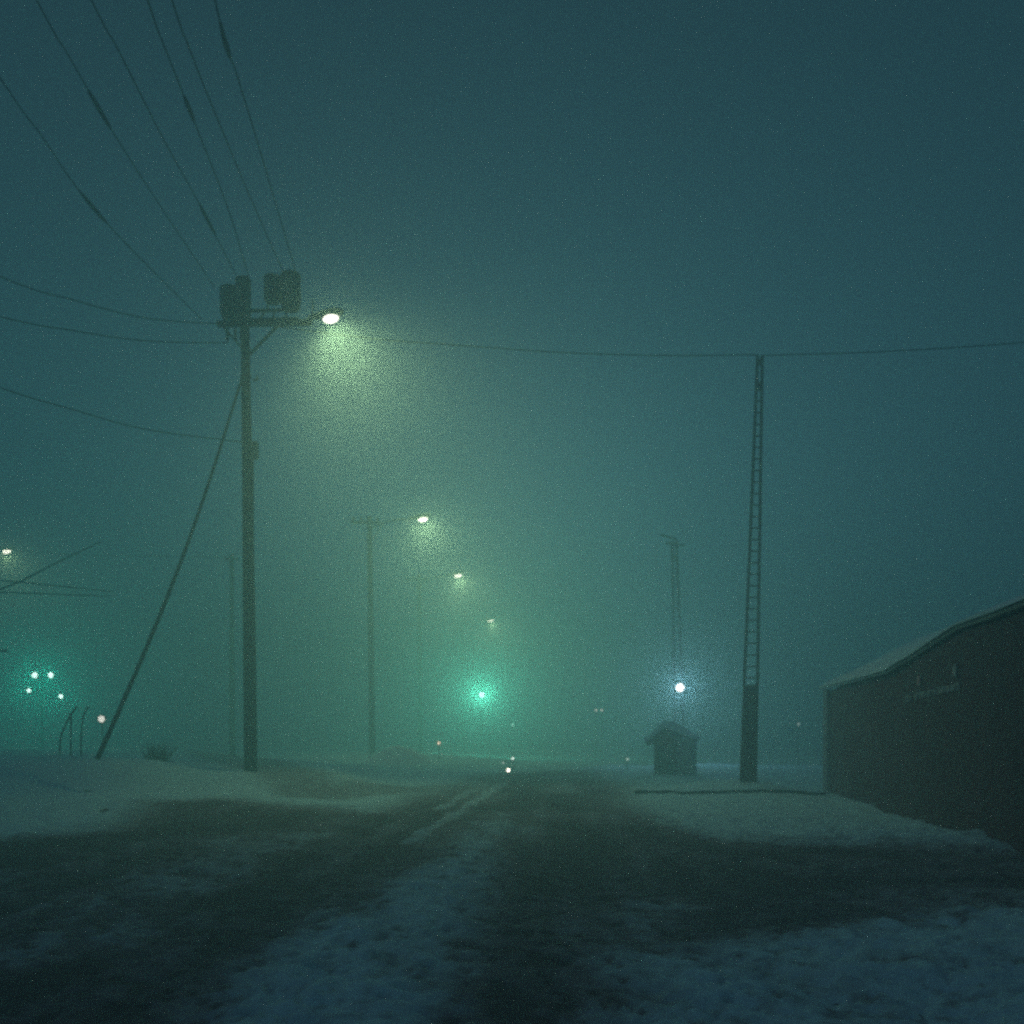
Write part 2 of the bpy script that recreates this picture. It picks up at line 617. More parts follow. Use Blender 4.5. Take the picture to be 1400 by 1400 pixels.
MB().bar(at(341, 485, D - 0.13), at(379, 446, D - 0.19), 0.065, 0.05).build('brace', M['iron'], up_)
MB().bar(at(338, 484, D - 0.13), at(306, 448, D - 0.19), 0.055, 0.04).build('brace', M['iron'], up_)
MB().bar(at(344, 447, D - 0.18), at(362, 428, D - 0.18), 0.04, 0.04).build('brace', M['iron'], up_)
# drums
for x0, x1, y0, y1, dd, tap in [(301, 327, 392, 438, -0.05, 0.75), (322, 343, 379, 440, -0.42, 0.95), (361, 385, 377, 414, 0.05, 0.92),
                                (384, 411, 373, 424, -0.10, 0.9)]:
    c0 = at((x0 + x1) / 2, y1, D + dd)
    h = at(0, y0, D + dd).z - c0.z
    r = (x1 - x0) / 2 / F * (D + dd)
    t_ = MB().lathe(c0, [(r * tap * 0.8, 0.0), (r * tap, 0.03), (r, h * 0.22), (r, h * 0.90), (r * 1.04, h * 0.905), (r * 1.04, h * 0.93), (r * 0.85, h * 0.98),
                         (r * 0.2, h)], 22).build('transformer', M['drum'], up_, False)
    MB().bar(c0 + Vector((-r * 0.3, -r - 0.02, h * 0.25)), c0 + Vector((-r * 0.3, -r - 0.02, h * 0.8)), 0.05, 0.04).build('bracket', M['galv'], t_)
for px, y0 in [(366, 427), (391, 440), (374, 440)]:
    q = at(px, y0, D - 0.1)
    MB().bar(q, q + Vector((0, 0, 0.26)), 0.04, 0.04).build('hanger', M['iron'], up_)
# drop insulators on the left of the crossarm
for px in (311, 322, 330):
    q = at(px, 446, D - 0.18)
    pr = [(0.012, 0)]
    for k in range(4):
        pr += [(0.02, -0.05 - k * 0.07), (0.055, -0.075 - k * 0.07), (0.02, -0.10 - k * 0.07)]
    MB().lathe(q, pr + [(0.012, -0.36)], 10).build('insulator', M['drum'], up_)
q = at(349, 616, D - 0.2)
MB().box(q, (0.13, 0.14, 0.40), bevel=0.02).build('junction_box', M['galv'], up_)
MB().tube([at(346, 520, D - 0.1), at(352, 519, D - 0.1), at(352, 514, D - 0.1)], 0.025, 8).build('step_bolt', M['iron'], up_)
MB().tube([at(346, 628, D - 0.17), at(347, 1050, D - 0.17)], 0.018, 6).build('conduit', M['iron'], up_)
lp = at(452, 434, D - 0.2)
MB().tube([at(345, 444, D - 0.25), at(400, 443, D - 0.25), at(416, 440, D - 0.22), lp + Vector((-0.45, 0, 0.02))], 0.03, 10).build('lamp_arm', M['galv'], up_, True)
MB().bar(at(428, 411, D - 0.15), at(427, 440, D - 0.15), 0.03, 0.03).build('photocell_post', M['iron'], up_)
LW = 5200
lamp_head(up_, lp, 1, 1.0, LW, g=G['near'])

# guy
g0, g1 = at(331, 516, D - 0.25), at(133, 1038, 18.2)
pts = [g0 + (g1 - g0) * t + Vector((0.10, 0, -0.22)) * math.sin(math.pi * t) for t in [i / 14 for i in range(15)]]
gw = thing('guy_wire', g1, 'dark slanting stay running from the tall wooden utility pole down to the snow at left', 'guy wire')
MB().tube(pts, [0.028 + 0.020 * i / 14 for i in range(15)], 8).build('stay', M['wire'], gw, True)
MB().tube([g0 + Vector((-0.02, 0, 0.02)), g0 + Vector((0.16, 0.12, 0.06))], 0.05, 8).build('clamp', M['iron'], gw)

# ------------------------------------------------------------------ further street lamps (wood pole, long arm)


def far_lamp(name, base, pole_top, arm_from, lens, label, group, watt, cross=True, dirx=1, size=1.2):
    t = thing(name, base, label, 'street lamp', group)
    MB().tube([base - Vector((0, 0, 0.4)), (base + pole_top) / 2, pole_top], [0.15, 0.13, 0.11], 12).build('pole', M['wood'], t, True)
    if cross:
        c = pole_top - Vector((0, 0, 0.30))
        MB().bar(c + Vector((-0.8, -0.14, 0)), c + Vector((0.5, -0.14, 0)), 0.1, 0.1).build('crossarm', M['wood'], t)
        for q in (-0.7, -0.35, 0.4):
            MB().lathe(c + Vector((q, -0.14, 0.05)), [(0.03, 0), (0.06, 0.06), (0.05, 0.16), (0.02, 0.2)], 8).build('insulator', M['drum'], t)
    e = lens + Vector((-0.5 * dirx, 0, -0.04))
    MB().tube([arm_from, arm_from + (e - arm_from) * 0.35 + Vector((0, 0, 0.14)), arm_from + (e - arm_from) * 0.7 + Vector((0, 0, 0.12)), e],
              0.035, 8).build('lamp_arm', M['galv'], t, True)
    MB().bar(arm_from - Vector((0, 0, 0.6)), arm_from + (e - arm_from) * 0.3 + Vector((0, 0, 0.1)), 0.04, 0.04).build('brace', M['iron'], t)
    lamp_head(t, lens, dirx, size, watt, g=G['distant'] if size > 1.4 else G['sodium'], cone=140, fwd=-0.45, spill=0.22)
    return t


GL = 'street lamps receding along the snowy road'
d2 = 42.7
far_lamp('street_lamp', at(509, 1031, d2), at(505, 706, d2), at(508, 722, d2), at(578, 709, d2),
         'street lamp second nearest of the receding row, its faded pole rising beside the snow pile', GL, 3900)
d3 = 58.
far_lamp('street_lamp', at(575, 1034, d3), at(573, 786, d3), at(575, 798, d3), at(626, 786, d3),
         'small glowing street lamp third in the receding row, between two other yellow lamps', GL, 4500, size=1.35)
d4 = 81.
far_lamp('street_lamp', at(633, 1030, d4), at(632, 848, d4), at(633, 857, d4), at(671, 848, d4),
         'tiniest yellow street lamp, farthest of the row, just above the bright green light', GL, 6000, size=1.5)
d5 = 50.
far_lamp('street_lamp', at(-68, 1024, d5), at(-70, 750, d5), at(-68, 764, d5), at(9, 753, d5),
         'lone yellow street lamp at the left edge above the four mint signal lamps', None, 1500)

# bare faint pole behind the big one
d = 42.
bp_ = at(318, 1035, d)
t = thing('utility_pole', bp_, 'bare faded pole standing far behind the tall transformer pole', 'utility pole')
MB().tube([bp_ - Vector((0, 0, 0.3)), at(317, 900, d), at(317, 758, d)], [0.14, 0.12, 0.10], 10).build('pole', M['wood'], t, True)
MB().bar(at(308, 764, d - 0.12), at(327, 764, d - 0.12), 0.08, 0.08).build('crossarm', M['wood'], t)

# ------------------------------------------------------------------ lattice poles


def lattice_pole(base, topc, label, w0, w1, solid, thick, n):
    t = thing('lattice_pole', base, label, 'lattice pole', 'concrete lattice poles')
    ax = (topc - base)
    L = ax.length

    def P(s_, side):
        wd = w0 + (w1 - w0) * s_
        return base + ax * s_ + Vector((side * wd / 2, 0, 0))
    th = thick
    rings = []
    for s_ in (-0.04, solid):
        c, wd = base + ax * s_, w0 + (w1 - w0) * max(s_, 0)
        rings.append([c + Vector((x * wd / 2, y, 0)) for x, y in ((-1, -th * 1.2), (1, -th * 1.2), (1, th * 1.2), (-1, th * 1.2))])
    MB().ring_tube(rings).build('base', M['conc'], t)
    rings = []
    for s_ in (0.90, 1.0):
        c, wd = base + ax * s_, w0 + (w1 - w0) * s_
        rings.append([c + Vector((x * wd / 2, y, 0)) for x, y in ((-1, -th), (1, -th), (1, th), (-1, th))])
    # slit head: two cheeks and a cap
    for sd in (-1, 1):
        a, c = P(solid, sd), P(1.0, sd)
        o = Vector((-sd * th * 0.5, 0, 0))
        MB().bar(a + o, c + o, th * 2, th, up=(0, 1, 0)).build('side_rail', M['conc'], t)
    for k in range(n):
        s_ = solid + (0.93 - solid) * (k + 0.6) / n
        MB().bar(P(s_, -1) + Vector((th, 0, 0)), P(s_, 1) - Vector((th, 0, 0)), th * 1.2, th * 0.9).build('rung', M['conc'], t)
    for s0, s1 in ((0.915, 0.945), (0.97, 1.0)):
        MB().bar(P((s0 + s1) / 2, -1) + Vector((th, 0, 0)), P((s0 + s1) / 2, 1) - Vector((th, 0, 0)), th * 1.6, L * (s1 - s0), up=(0, 1, 0)).build('head_block', M['conc'], t)
    return t


lb = at(1023, 1065, 22)
lat = lattice_pole(lb, at(1039, 486, 22), 'tall ladder-like concrete lattice pole with a solid foot, beside the dark building', 0.40, 0.14, 0.222, 0.034, 26)
db = 37.
lb2 = at(930, 1052, db)
lat2 = lattice_pole(lb2, at(922, 740, db), 'faded lattice pole behind the small hut, bearing a round white lamp', 0.44, 0.22, 0.16, 0.05, 22)
MB().bar(at(903, 731, db), at(926, 738, db), 0.06, 0.07).build('crossarm', M['iron'], lat2)
MB().bar(at(910, 742, db), at(936, 746, db), 0.08, 0.08).build('crossarm', M['iron'], lat2)
gp = at(930, 940, db - 0.4)
h = MB().lathe(gp + Vector((0, 0.3, 0)), [(0.08, 0.05), (0.15, 0.0), (0.19, -0.12), (0.20, -0.24), (0.18, -0.24), (0.15, -0.1)], 20, (0, 1, 0)).build('lamp', M['iron'], lat2)
MB().lathe(gp + Vector((0, 0.08, 0)), [(0.165, 0), (0.16, -0.05), (0.12, -0.09), (0.04, -0.105)], 20, (0, 1, 0)).build('lens', G['white'], h, True)
lamp('SPOT', gp + Vector((0, -0.12, 0)), (0.42, 0.78, 1.0), 420 * K_WHITE, 0.12, 178, 0.7, (0, -1, -0.02), lat2)

# ------------------------------------------------------------------ overhead wires
WR = 0.012


def curve3(pts, n=40):
    """smooth curve through three or more points (Catmull-Rom)"""
    P = [Vector(p) for p in pts]
    P = [P[0] * 2 - P[1]] + P + [P[-1] * 2 - P[-2]]
    out = []
    for i in range(1, len(P) - 2):
        for k in range(n):
            t = k / n
            a, b_, c, d_ = P[i - 1:i + 3]
            out.append(0.5 * (2 * b_ + (c - a) * t + (2 * a - 5 * b_ + 4 * c - d_) * t * t + (3 * b_ - a - 3 * c + d_) * t ** 3))
    out.append(P[-2])
    return out


GW = 'overhead wires running in to the transformer pole'
up_wires = [
    # label, points (px, py, depth) from the pole outwards, sleeve (start, end fraction of image y)
    ('overhead wire lowest and leftmost of the fan, reaching the left edge', [(276, 437, 22), (180, 341, 18.9), (111, 264, 16.6), (55, 183, 14.9), (0, 106, 13.6)], (264, 306)),
    ('overhead wire second from the left of the fan, with a thick dark sleeve', [(293, 392, 22), (222, 286, 18.6), (154, 180, 15.8), (96, 80, 13.6), (50, 0, 12.2)], (122, 180)),
    ('overhead wire third from the left of the fan, its sleeve nearest the pole', [(322, 375, 22), (273, 280, 18.3), (225, 193, 15.8), (161, 67, 13.1), (125, 0, 11.9)], (278, 322)),
    ('overhead wire fourth from the left of the fan, thickened halfway up', [(340, 378, 22), (312, 286, 18.5), (267, 170, 15.2), (225, 64, 12.9), (202, 0, 11.8)], (132, 170)),
    ('overhead wire fifth from the left of the fan, thin all along', [(388, 374, 22), (341, 267, 17.9), (286, 135, 14.4), (257, 61, 12.9), (235, 0, 11.8)], None),
    ('overhead wire rightmost of the fan, with a dark sleeve near the top', [(405, 374, 22), (363, 231, 17.2), (325, 106, 14.0), (312, 71, 13.2), (294, 0, 11.9)], (28, 80)),
]
for lab, pp, slv in up_wires:
    P = [at(*q) for q in pp]
    e = P[-1] - P[-2]
    P += [P[-1] + e * (6 / abs(e.y)) + Vector((0, 0, 0.35)), P[-1] + e * (26 / abs(e.y)) + Vector((0, 0, 2.0))]
    P = [Vector((q.x, q.y, min(q.z, 13.5))) for q in P]
    c = curve3(P, 24)
    t = thing('power_line', P[0], lab, 'power line', GW)
    MB().tube(c, WR, 6).build('wire', M['wire'], t, True)
    if slv:
        seg = [q for q in c if q.y > 1 and slv[0] <= HY - (q.z - EYE) / q.y * F <= slv[1]]
        if len(seg) > 2:
            m_ = len(seg)
            MB().tube(seg, [0.014 + 0.024 * math.sin(math.pi * (i + 0.5) / m_) ** 0.6 for i in range(m_)], 8).build('splice_sleeve', M['wire'], t, True)

GS = 'side wires strung across the road'
side = [
    ('side wire uppermost of those leaving the pole to the left', [(300, 443, 22), (200, 435, 20.5), (100, 410, 19), (0, 378, 17.6), (-400, 200, 13)]),
    ('side wire just below the crossarm, running left from the pole', [(312, 469, 22), (200, 466, 20.5), (100, 452, 19), (0, 433, 17.6), (-400, 330, 13)]),
    ('lowest side wire, leaving the pole at mid height to the left edge', [(335, 605, 22), (200, 587, 20.5), (100, 560, 19), (0, 530, 17.6), (-400, 390, 13)]),
    ('long sagging wire from the transformer pole to the top of the near lattice pole', [(346, 442, 22.1), (500, 462, 22), (640, 473, 22), (770, 482, 22), (910, 486, 22), (1037, 485, 22)]),
    ('wire from the near lattice pole top running out to the right edge', [(1041, 486, 22), (1200, 481, 21), (1400, 468, 20), (1800, 430, 18)]),
    ('faint thin wire from the bare far pole across the left sky', [(316, 762, 42), (200, 760, 41), (100, 758, 40), (0, 750, 39), (-200, 730, 38)]),
]
for lab, pp in side:
    P = [at(*q) for q in pp]
    t = thing('power_line', P[0], lab, 'power line', GS)
    MB().tube(curve3(P, 16), WR * 1.05, 6).build('wire', M['wire'], t, True)

# ------------------------------------------------------------------ overhead bracket at the left edge
d = 27.
cb = at(-46, 1036, d)
t = thing('overhead_line_mast', cb, 'dark bracket arms reaching in from the left edge below the yellow lamp', 'line mast')
MB().bar(cb - Vector((0, 0, 0.4)), at(-46, 700, d), 0.22, 0.22, up=(0, 1, 0)).build('mast', M['galv'], t)
MB().tube([at(-46, 826, d), at(0, 806, d), at(30, 794, d)], 0.030, 8).build('diagonal_tube', M['iron'], t)
MB().tube([at(30, 794, d), at(80, 768, d), at(137, 741, d)], [0.030, 0.024, 0.015], 8).build('diagonal_tube', M['iron'], t)
MB().tube([at(-46, 790, d), at(30, 796, d), at(155, 809, d)], [0.022, 0.022, 0.015], 8).build('registration_tube', M['iron'], t)
MB().tube([at(-46, 809, d), at(8, 810, d), at(150, 815, d)], [0.022, 0.022, 0.015], 8).build('registration_tube', M['iron'], t)
MB().tube([at(-46, 888, d), at(11, 890, d)], 0.035, 8).build('bracket_stub', M['iron'], t)

# ------------------------------------------------------------------ four mint lamps
d = 40.
sb = at(58, 1030, d)
t = thing('signal_mast', sb, 'thin mast holding four small mint-green lamps glowing at far left', 'signal')
MB().tube([sb - Vector((0, 0, 0.3)), at(58, 918, d)], 0.045, 8).build('post', M['iron'], t)
MB().bar(at(43, 923, d), at(73, 923, d), 0.06, 0.06).build('crossarm', M['iron'], t)
MB().bar(at(35, 944, d), at(60, 944, d), 0.05, 0.05).build('crossarm', M['iron'], t)
MB().bar(at(56, 952, d), at(87, 952, d), 0.05, 0.05).build('crossarm', M['iron'], t)
for px, py, r in [(47, 923, 0.125), (69, 923, 0.12), (39, 944, 0.095), (83, 952, 0.095)]:
    q = at(px, py, d - 0.2)
    h = MB().lathe(q + Vector((0, 0.16, 0)), [(r * 0.5, 0.02), (r * 1.1, 0), (r * 1.15, -0.14), (r * 1.0, -0.14), (r * 0.9, -0.04)], 16, (0, 1, 0)).build('lamp', M['iron'], t)
    MB().lathe(q + Vector((0, 0.04, 0)), [(r, 0), (r * 0.9, -0.03), (r * 0.3, -0.055)], 16, (0, 1, 0)).build('lens', G['mint'], h, True)
    lamp('SPOT', q + Vector((0, -0.06, 0)), (0.0, 1.0, 0.64), 110 * K_MINT, 0.06, 178, 0.6, (-0.1, -1, 0), t)

# ring-like pale lamp on a low post
d = 30.
q = at(138, 983, d)
rb = Vector((q.x, d + 0.1, gz(q.x, d)))
t = thing('marker_lamp', rb, 'small round pale lamp on a low post beside the slanting stay', 'marker lamp')
MB().tube([rb - Vector((0, 0, 0.2)), q + Vector((0, 0.1, -0.1))], 0.022, 8).build('post', M['iron'], t)
h = MB().lathe(q + Vector((0, 0.1, 0)), [(0.08, 0.02), (0.15, 0), (0.15, -0.05), (0.125, -0.05)], 18, (0, 1, 0)).build('lamp', M['iron'], t)
MB().lathe(q + Vector((0, 0.035, 0)), [(0.108, 0), (0.095, -0.03), (0.05, -0.03), (0.028, 0.0)], 18, (0, 1, 0)).build('lens', G['pale'], h, True)

# bent posts
GB = 'bent posts in the snow at left'
d = 24.
for k, (lab, pp, r) in enumerate([
        ('leftmost bent post, leaning and curved, under the mint lamps', [(82, 1032), (82, 1018), (85, 1003), (92, 986), (99, 974), (105, 966)], 0.028),
        ('middle bent post, straight below with its top meeting the curved one', [(97, 1032), (97, 1010), (97, 990), (98, 980)], 0.024),
        ('rightmost bent post, hooked over at the top, left of the pale lamp', [(111, 1030), (111, 1005), (113, 985), (116, 974), (121, 967)], 0.024)]):
    P = [at(px, py, d) for px, py in pp]
    t = thing('bent_post', P[0], lab, 'post', GB)
    P[0].z -= 0.3
    MB().tube(curve3(P, 6), r, 8).build('post', M['iron'], t, True)

# withered bush
d = 24.
q = at(215, 1036, d)
q.z = gz(q.x, q.y) - 0.05
t = thing('withered_bush', q, 'small dark withered bush poking out of the snow left of the tall pole', 'bush')
mb = MB()
for k in range(120):
    a, l_ = rnd.uniform(0, 6.283), rnd.uniform(0.18, 0.55)
    lean = rnd.uniform(0, 0.9)
    p0 = q + Vector((rnd.uniform(-.22, .22), rnd.uniform(-.2, .2), 0))
    p1 = p0 + Vector((math.cos(a) * lean * l_, math.sin(a) * lean * l_, l_))
    mb.tube([p0, (p0 + p1) / 2 + Vector((0, 0, 0.05)), p1], [0.011, 0.009, 0.004], 4)
mb.build('twigs', M['twig'], t)

# ------------------------------------------------------------------ green traffic signal
d = 62.
q = at(659, 950, d)
gb = Vector((q.x, d + 0.15, gz(q.x, d)))
t = thing('traffic_signal', gb, 'signal post with a bright green light below the farthest street lamp', 'traffic signal')
MB().tube([gb - Vector((0, 0, 0.3)), Vector((q.x, d + 0.15, q.z + 0.9))], 0.06, 10).build('post', M['galv'], t)
h = MB().box((q.x, d, q.z + 0.40), (0.50, 0.2, 1.35), bevel=0.05).build('housing', M['iron'], t)
for k, z in enumerate((0.80, 0.40, 0.0)):
    c = Vector((q.x, d - 0.10, q.z + z))
    MB().lathe(c, [(0.18, 0), (0.165, -0.02), (0.06, -0.04)], 18, (0, 1, 0)).build('lens', G['green'] if k == 2 else G['off'], h, True)
    mb = MB()
    pts_o = [c + Vector((0.19 * math.cos(a), 0, 0.19 * math.sin(a))) for a in [math.pi * i / 10 - 0.2 for i in range(11)]]
    for a_, b_ in zip(pts_o[:-1], pts_o[1:]):
        mb.prism([a_, b_, b_ + Vector((0, -0.2, 0)), a_ + Vector((0, -0.2, 0))], (a_ + b_ - 2 * c).normalized() * 0.008)
    mb.build('visor', M['iron'], h)
lamp('SPOT', q + Vector((0, -0.36, 0)), (0.16, 1.0, 0.63), 5600 * K_GREEN, 0.12, 128, 0.8, (0.0, -1, 0.22), t)


# ------------------------------------------------------------------ small distant lights


def tiny(px, py, d, r, g, label, cat='marker lamp', name='marker_lamp', group='small lights in the fog'):
    q = at(px, py, d)
    z0 = min(gz(q.x, d), q.z - 0.15)
    b_ = Vector((q.x, d + 0.08, z0))
    t = thing(name, b_, label, cat, group)
    MB().tube([b_ - Vector((0, 0, 0.2)), q + Vector((0, 0.08, 0))], 0.02, 6).build('post', M['iron'], t)
    h = MB().lathe(q + Vector((0, 0.1, 0)), [(r * 0.6, 0.03), (r * 1.15, 0), (r * 1.15, -0.08), (r, -0.08)], 12, (0, 1, 0)).build('lamp', M['iron'], t)
    MB().lathe(q + Vector((0, 0.03, 0)), [(r, 0), (r * 0.8, -0.03), (r * 0.2, -0.05)], 12, (0, 1, 0)).build('lens', g, h, True)
    return t


tiny(695, 1053, 28, 0.06, G['warm'], 'lowest warm white marker light on the road ahead, under the green signal')
tiny(701, 1037, 34, 0.055, G['faint'], 'small cool white marker light just above the warm one on the road')
tiny(688, 1043, 40, 0.06, glow('dim_lamp_glow', (0.8, 1, 0.9), 0.9), 'dim marker light left of the two bright ones on the road')
tiny(600, 1016, 40, 0.08, G['amber'], 'dim amber marker light above the right flank of the snow pile')
tiny(604, 1033, 44, 0.08, glow('rose_lamp_glow', (1, 0.7, 0.6), 1.6), 'very dim rosy marker light right of the snow pile')
tiny(815, 971, 48, 0.075, G['dim'], 'left of the twin pale lights floating over the road at right')
tiny(823, 971, 48, 0.065, G['dim'], 'right of the twin pale lights floating over the road at right')
tiny(858, 1038, 32, 0.06, glow('pale_mint_glow', (0.7, 1, 0.85), 0.9), 'dim pale marker light on the snow just left of the small hut')
tiny(1092, 990, 34, 0.06, glow('pale_dim_glow', (0.75, 1, 0.95), 0.55), 'dim marker light between the near lattice pole and the dark building')
tiny(701, 991, 60, 0.09, glow('green_dim_glow', (0.5, 1, 0.8), 3), 'faint green marker light to the lower right of the green signal')

# ------------------------------------------------------------------ snow pile
c = at(545, 1046, 38)
c.z = gz(c.x, c.y)
n_r, n_a = 16, 40
mb = MB()
vv = [(c.x, c.y, c.z + 0.80)]
ff = []
for i in range(1, n_r + 1):
    for k in range(n_a):
        a, r = 2 * math.pi * k / n_a, i / n_r
        x, y = c.x + math.cos(a) * 1.75 * r, c.y + math.sin(a) * 1.4 * r
        hh = 0.74 * max(0, 1 - r ** 1.5) ** 1.1
        hh += float(fbm(np.array(x * 1.8), np.array(y * 1.8), 91)) * 0.30 * (1 - r)
        vv.append((x, y, c.z - 0.08 + hh + 0.08 * (1 - r)))
for k in range(n_a):
    ff.append((0, 1 + k, 1 + (k + 1) % n_a))
for i in range(n_r - 1):
    for k in range(n_a):
        a, b_ = 1 + i * n_a + k, 1 + i * n_a + (k + 1) % n_a
        ff.append((a, a + n_a, b_ + n_a, b_))
ff.append(tuple(1 + (n_r - 1) * n_a + k for k in range(n_a)))
mb.v, mb.f = vv, ff
tag(mb.build('snow_pile', M['pile'], None, True), 'rounded pile of ploughed snow beside the faded street lamp pole', 'snow pile')

# kerb in the snow at right
k0, k1 = at(868, 1085, 20.6), at(1128, 1088, 20.6)
k0.z, k1.z = gz(k0.x, k0.y) + 0.05, gz(k1.x, k1.y) + 0.05
rings = []
for q in range(29):
    p = k0.lerp(k1, q / 28)
    z = gz(p.x, p.y) + float(lumps(np.array(p.x), np.array(p.y))) + 0.055
    rings.append([Vector((p.x, p.y + dy, z + dz)) for dy, dz in ((-0.06, -0.3), (0.06, -0.3), (0.06, 0.0), (-0.05, 0.0), (-0.06, -0.012))])
ke = MB().ring_tube(rings).build('kerb', M['iron'])
ke['kind'] = 'structure'

# ------------------------------------------------------------------ small hut
d = 30.
hx, hy_ = at(894, 0, d).x, d
hz_ = gz(hx, hy_)
wd, ht, dp = 1.15, 1.10, 0.95
X_, Y_ = Vector((0.93, -0.37, 0)), Vector((0.37, 0.93, 0))
hc = Vector((hx, hy_, hz_ - 0.1))
t = thing('relay_hut', hc, 'small dark hut with a snow-covered pitched roof in front of the faded lattice pole', 'hut')


def hp(a, b_, z):
    return hc + X_ * a + Y_ * b_ + Vector((0, 0, z))


MB().prism([hp(0, 0, 0), hp(wd * 0.62, 0, 0), hp(wd * 0.62, 0, ht + 0.16), hp(wd * 0.31, 0, ht + 0.36), hp(0, 0, ht)], Y_ * dp).build('wall', M['brick'], t)
MB().prism([hp(wd * 0.62, 0.06, 0), hp(wd * 1.02, 0.06, 0), hp(wd * 1.02, 0.06, ht + 0.05), hp(wd * 0.62, 0.06, ht + 0.12)], Y_ * (dp - 0.1)).build('side_panel', M['trim'], t)
MB().prism([hp(-0.22, -0.12, ht - 0.08), hp(wd * 0.34, -0.12, ht + 0.40), hp(wd * 0.34, -0.12, ht + 0.46), hp(-0.22, -0.12, ht - 0.02)], Y_ * (dp + 0.24)).build('roof', M['tin'], t)
prof = [(-0.27, -0.02, 0.10), (-0.10, 0.12, 0.10), (0.12, 0.30, 0.13), (wd * 0.34, 0.48, 0.13), (wd * 0.62, 0.36, 0.10), (wd * 0.85, 0.24, 0.07), (wd * 1.09, 0.13, 0.03)]
rings = []
for q in range(7):
    v_ = -0.15 + (dp + 0.3) * q / 6
    rings.append([hp(a, v_, ht + z) for a, z, t_ in prof] + [hp(a, v_, ht + z + t_ * rnd.uniform(0.9, 1.9)) for a, z, t_ in reversed(prof)])
MB().ring_tube(rings).build('roof_snow', M['roofsnow'], t)
MB().prism([hp(wd * 0.36, -0.10, ht + 0.42), hp(wd * 1.08, -0.10, ht + 0.12), hp(wd * 1.08, -0.10, ht + 0.06), hp(wd * 0.36, -0.10, ht + 0.36)], Y_ * (dp + 0.2)).build('roof', M['tin'], t)
MB().box(hp(wd * 0.30, -0.025, 0.52), (0.46, 0.04, 0.9), (X_, Y_, (0, 0, 1)), 0.01).build('door', M['drum'], t)

# ------------------------------------------------------------------ dark building at right
C0 = Vector((7.58, 23.0, 0))
DV = Vector((-0.17, -1, 0)).normalized()      # along the wall, towards the camera
NB = Vector((1, -0.17, 0)).normalized()       # back from the wall
tb = thing('roadside_building', C0 + Vector((0, 0, -0.15)), 'low dark building with a snowy pitched roof and pale wall lettering at the right edge', 'building')


def wall_t(px):
    k = (px - CX) / F
    return (k * C0.y - C0.x) / (DV.x - k * DV.y)


def wp(px, py, back=0.0):
    t_ = wall_t(px)
    p = C0 + DV * t_
    return Vector((p.x, p.y, EYE + (HY - py) / F * p.y)) + NB * back


TEND = 17.0
eave = [(1127, 944), (1150, 938), (1180, 931), (1220, 921), (1251, 901), (1280, 882), (1314, 861), (1366, 844), (1400, 831)]
E = [wp(*q) for q in eave]
endz = E[-1].z + 0.05
pe = C0 + DV * TEND
E.append(Vector((pe.x, pe.y, endz)))
bot = [Vector((p.x, p.y, -0.5)) for p in (E[-1], E[0])]
MB().prism([p - Vector((0, 0, 0.03)) for p in E] + bot, NB * 0.25).build('wall', M['brick'], tb)
# gable ends and back wall, following the pitch
RB = 2.25


def ridge_pt(t_, z=3.6):
    p = C0 + DV * t_ + NB * RB
    return Vector((p.x, p.y, z))


for t_, ez in ((0.02, E[0].z - 0.05), (TEND - 0.27, endz - 0.05)):
    p = C0 + DV * t_ + NB * 0.25
    q = C0 + DV * t_ + NB * (2 * RB)
    MB().prism([Vector((p.x, p.y, -0.5)), Vector((q.x, q.y, -0.5)), Vector((q.x, q.y, ez)), ridge_pt(t_, 3.5), Vector((p.x, p.y, ez + 0.12))],
               DV * 0.25).build('gable_wall', M['brick'], tb)
p, q = C0 + DV * 0.3 + NB * (2 * RB), C0 + DV * (TEND - 0.3) + NB * (2 * RB)
MB().prism([Vector((p.x, p.y, -0.5)), Vector((q.x, q.y, -0.5)), Vector((q.x, q.y, 2.4)), Vector((p.x, p.y, 2.4))], NB * 0.25).build('back_wall', M['brick'], tb)


def slab(edge, ridge, th, name, m, parent, wave=0.0):
    """roof slab lofted from an edge line to a ridge line, th thick"""
    n_ = 10
    mbq = MB()
    cols = len(edge)
    for lay in (0, th):
        for j in range(n_ + 1):
            s_ = j / n_
            for i in range(cols):
                v_ = edge[i].lerp(ridge[i], s_) + Vector((0, 0, lay))
                if lay and wave:
                    v_ += Vector((0, 0, wave * float(fbm(np.array(v_.x * 1.3), np.array(v_.y * 1.3), 5)) - (0.6 * th if j == 0 else 0)))
                mbq.v.append(tuple(v_))
    N = (n_ + 1) * cols
    idx = lambda la, j, i: la * N + j * cols + i
    for j in range(n_):
        for i in range(cols - 1):
            mbq.f.append((idx(1, j, i), idx(1, j, i + 1), idx(1, j + 1, i + 1), idx(1, j + 1, i)))
            mbq.f.append((idx(0, j, i), idx(0, j + 1, i), idx(0, j + 1, i + 1), idx(0, j, i + 1)))
    for i in range(cols - 1):
        for j in (0, n_):
            mbq.f.append((idx(0, j, i), idx(0, j, i + 1), idx(1, j, i + 1), idx(1, j, i)))
    for j in range(n_):
        for i in (0, cols - 1):
            mbq.f.append((idx(0, j, i), idx(0, j + 1, i), idx(1, j + 1, i), idx(1, j, i)))
    return mbq.build(name, m, parent, False)


def dens(P, n_):
    out = []
    for a, b_ in zip(P[:-1], P[1:]):
        out += [a.lerp(b_, k / n_) for k in range(n_)]
    return out + [P[-1]]


Ed = dens([E[0] - DV * 0.12 - Vector((0, 0, 0.0))] + E[1:], 5)
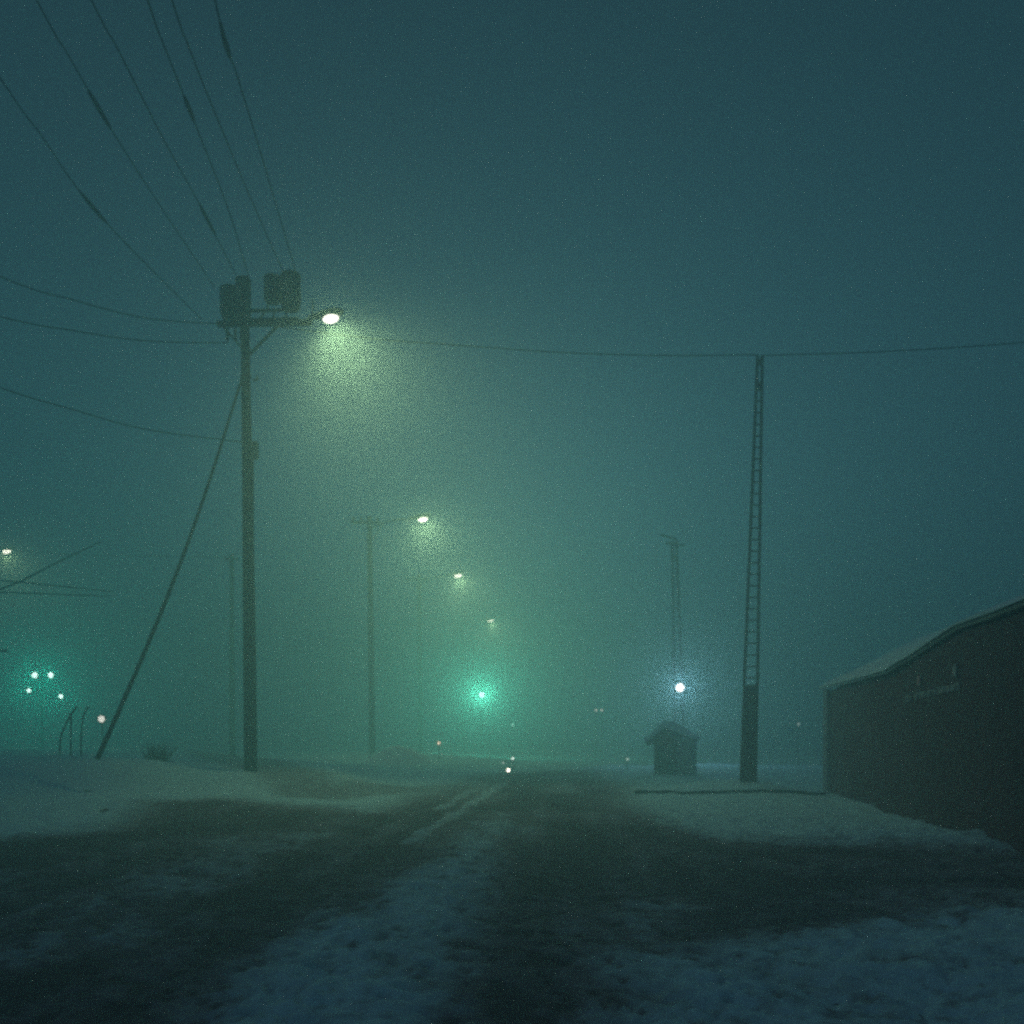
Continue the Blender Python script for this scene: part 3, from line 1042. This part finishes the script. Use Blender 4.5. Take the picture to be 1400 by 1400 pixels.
# overhang of the far, lower part
edge = [p - NB * (0.10 if i < len(Ed) * 0.4 else 0.06) + Vector((0, 0, 0.0)) for i, p in enumerate(Ed)]
rdg = [ridge_pt((p - C0).dot(DV), 3.56) for p in Ed]
rf = slab(edge, rdg, 0.05, 'roof', M['tin'], tb)
edge_s = [p - NB * 0.03 + Vector((0, 0, 0.055)) for p in edge]
rdg_s = [p + Vector((0, 0, 0.055)) for p in rdg]
slab(edge_s, rdg_s, 0.055, 'snow_cover', M['roofsnow'], rf, 0.10)
back_e = [C0 + DV * ((p - C0).dot(DV)) + NB * (2 * RB + 0.3) + Vector((0, 0, 2.35)) for p in Ed]
slab([Vector(p) for p in back_e], [p + NB * 0.01 for p in rdg], 0.05, 'roof', M['tin'], tb)
# light corner post at the far end
cp = C0 - NB * 0.03 + DV * 0.30
MB().box(cp + Vector((0, 0, 1.02)), (0.60, 0.06, 2.75), (DV, NB, (0, 0, 1)), 0.01).build('corner_board', M['trim'], tb)
# plinth board
a, c = wp(1152, 1075, -0.03), C0 + DV * TEND - NB * 0.03
MB().bar(Vector((a.x, a.y, 0.12)), Vector((c.x, c.y, 0.12)), 0.05, 0.5, up=(0, 0, 1)).build('plinth', M['brick'], tb)
# sign: worn emblem marks and a row of small pale letter strokes (too worn to read)
MB().lathe(wp(1259, 931, -0.02), [(0.085, 0), (0.08, -0.02), (0.02, -0.022)], 14, NB).build('emblem', M['rosy'], tb)
p = wp(1308, 917, -0.015)
MB().prism([p + DV * -0.07 + Vector((0, 0, 0.03)), p + DV * 0.05 + Vector((0, 0, 0.10)), p + DV * 0.08 + Vector((0, 0, -0.05)), p + DV * 0.0 + Vector((0, 0, -0.09))],
           -NB * 0.02).build('emblem', M['letter'], tb)
for x0, x1 in [(1240, 1248), (1252, 1267), (1270, 1280), (1284, 1300), (1303, 1313)]:
    x = x0
    while x < x1 - 1:
        yb = 959.5 - (x - 1240) * 0.235
        w_ = rnd.uniform(2.4, 3.6)
        a, c = wp(x, yb, -0.012), wp(x + w_ * 0.75, yb - 0.2, -0.012)
        mb = MB()
        hgt = rnd.uniform(0.075, 0.10)
        kind = rnd.randrange(3)
        mb.bar(a, a + Vector((0, 0, hgt)), 0.024, 0.026, up=(1, 0, 0))
        if kind != 1:
            mb.bar(c, c + Vector((0, 0, hgt)), 0.024, 0.026, up=(1, 0, 0))
        zz = hgt if kind != 2 else hgt / 2
        mb.bar(a + Vector((0, 0, zz - 0.01)) + DV * 0.01, c + Vector((0, 0, zz - 0.01)) - DV * 0.01, 0.022, 0.022)
        mb.build('letter', M['letter'], tb)
        x += w_ + 0.8
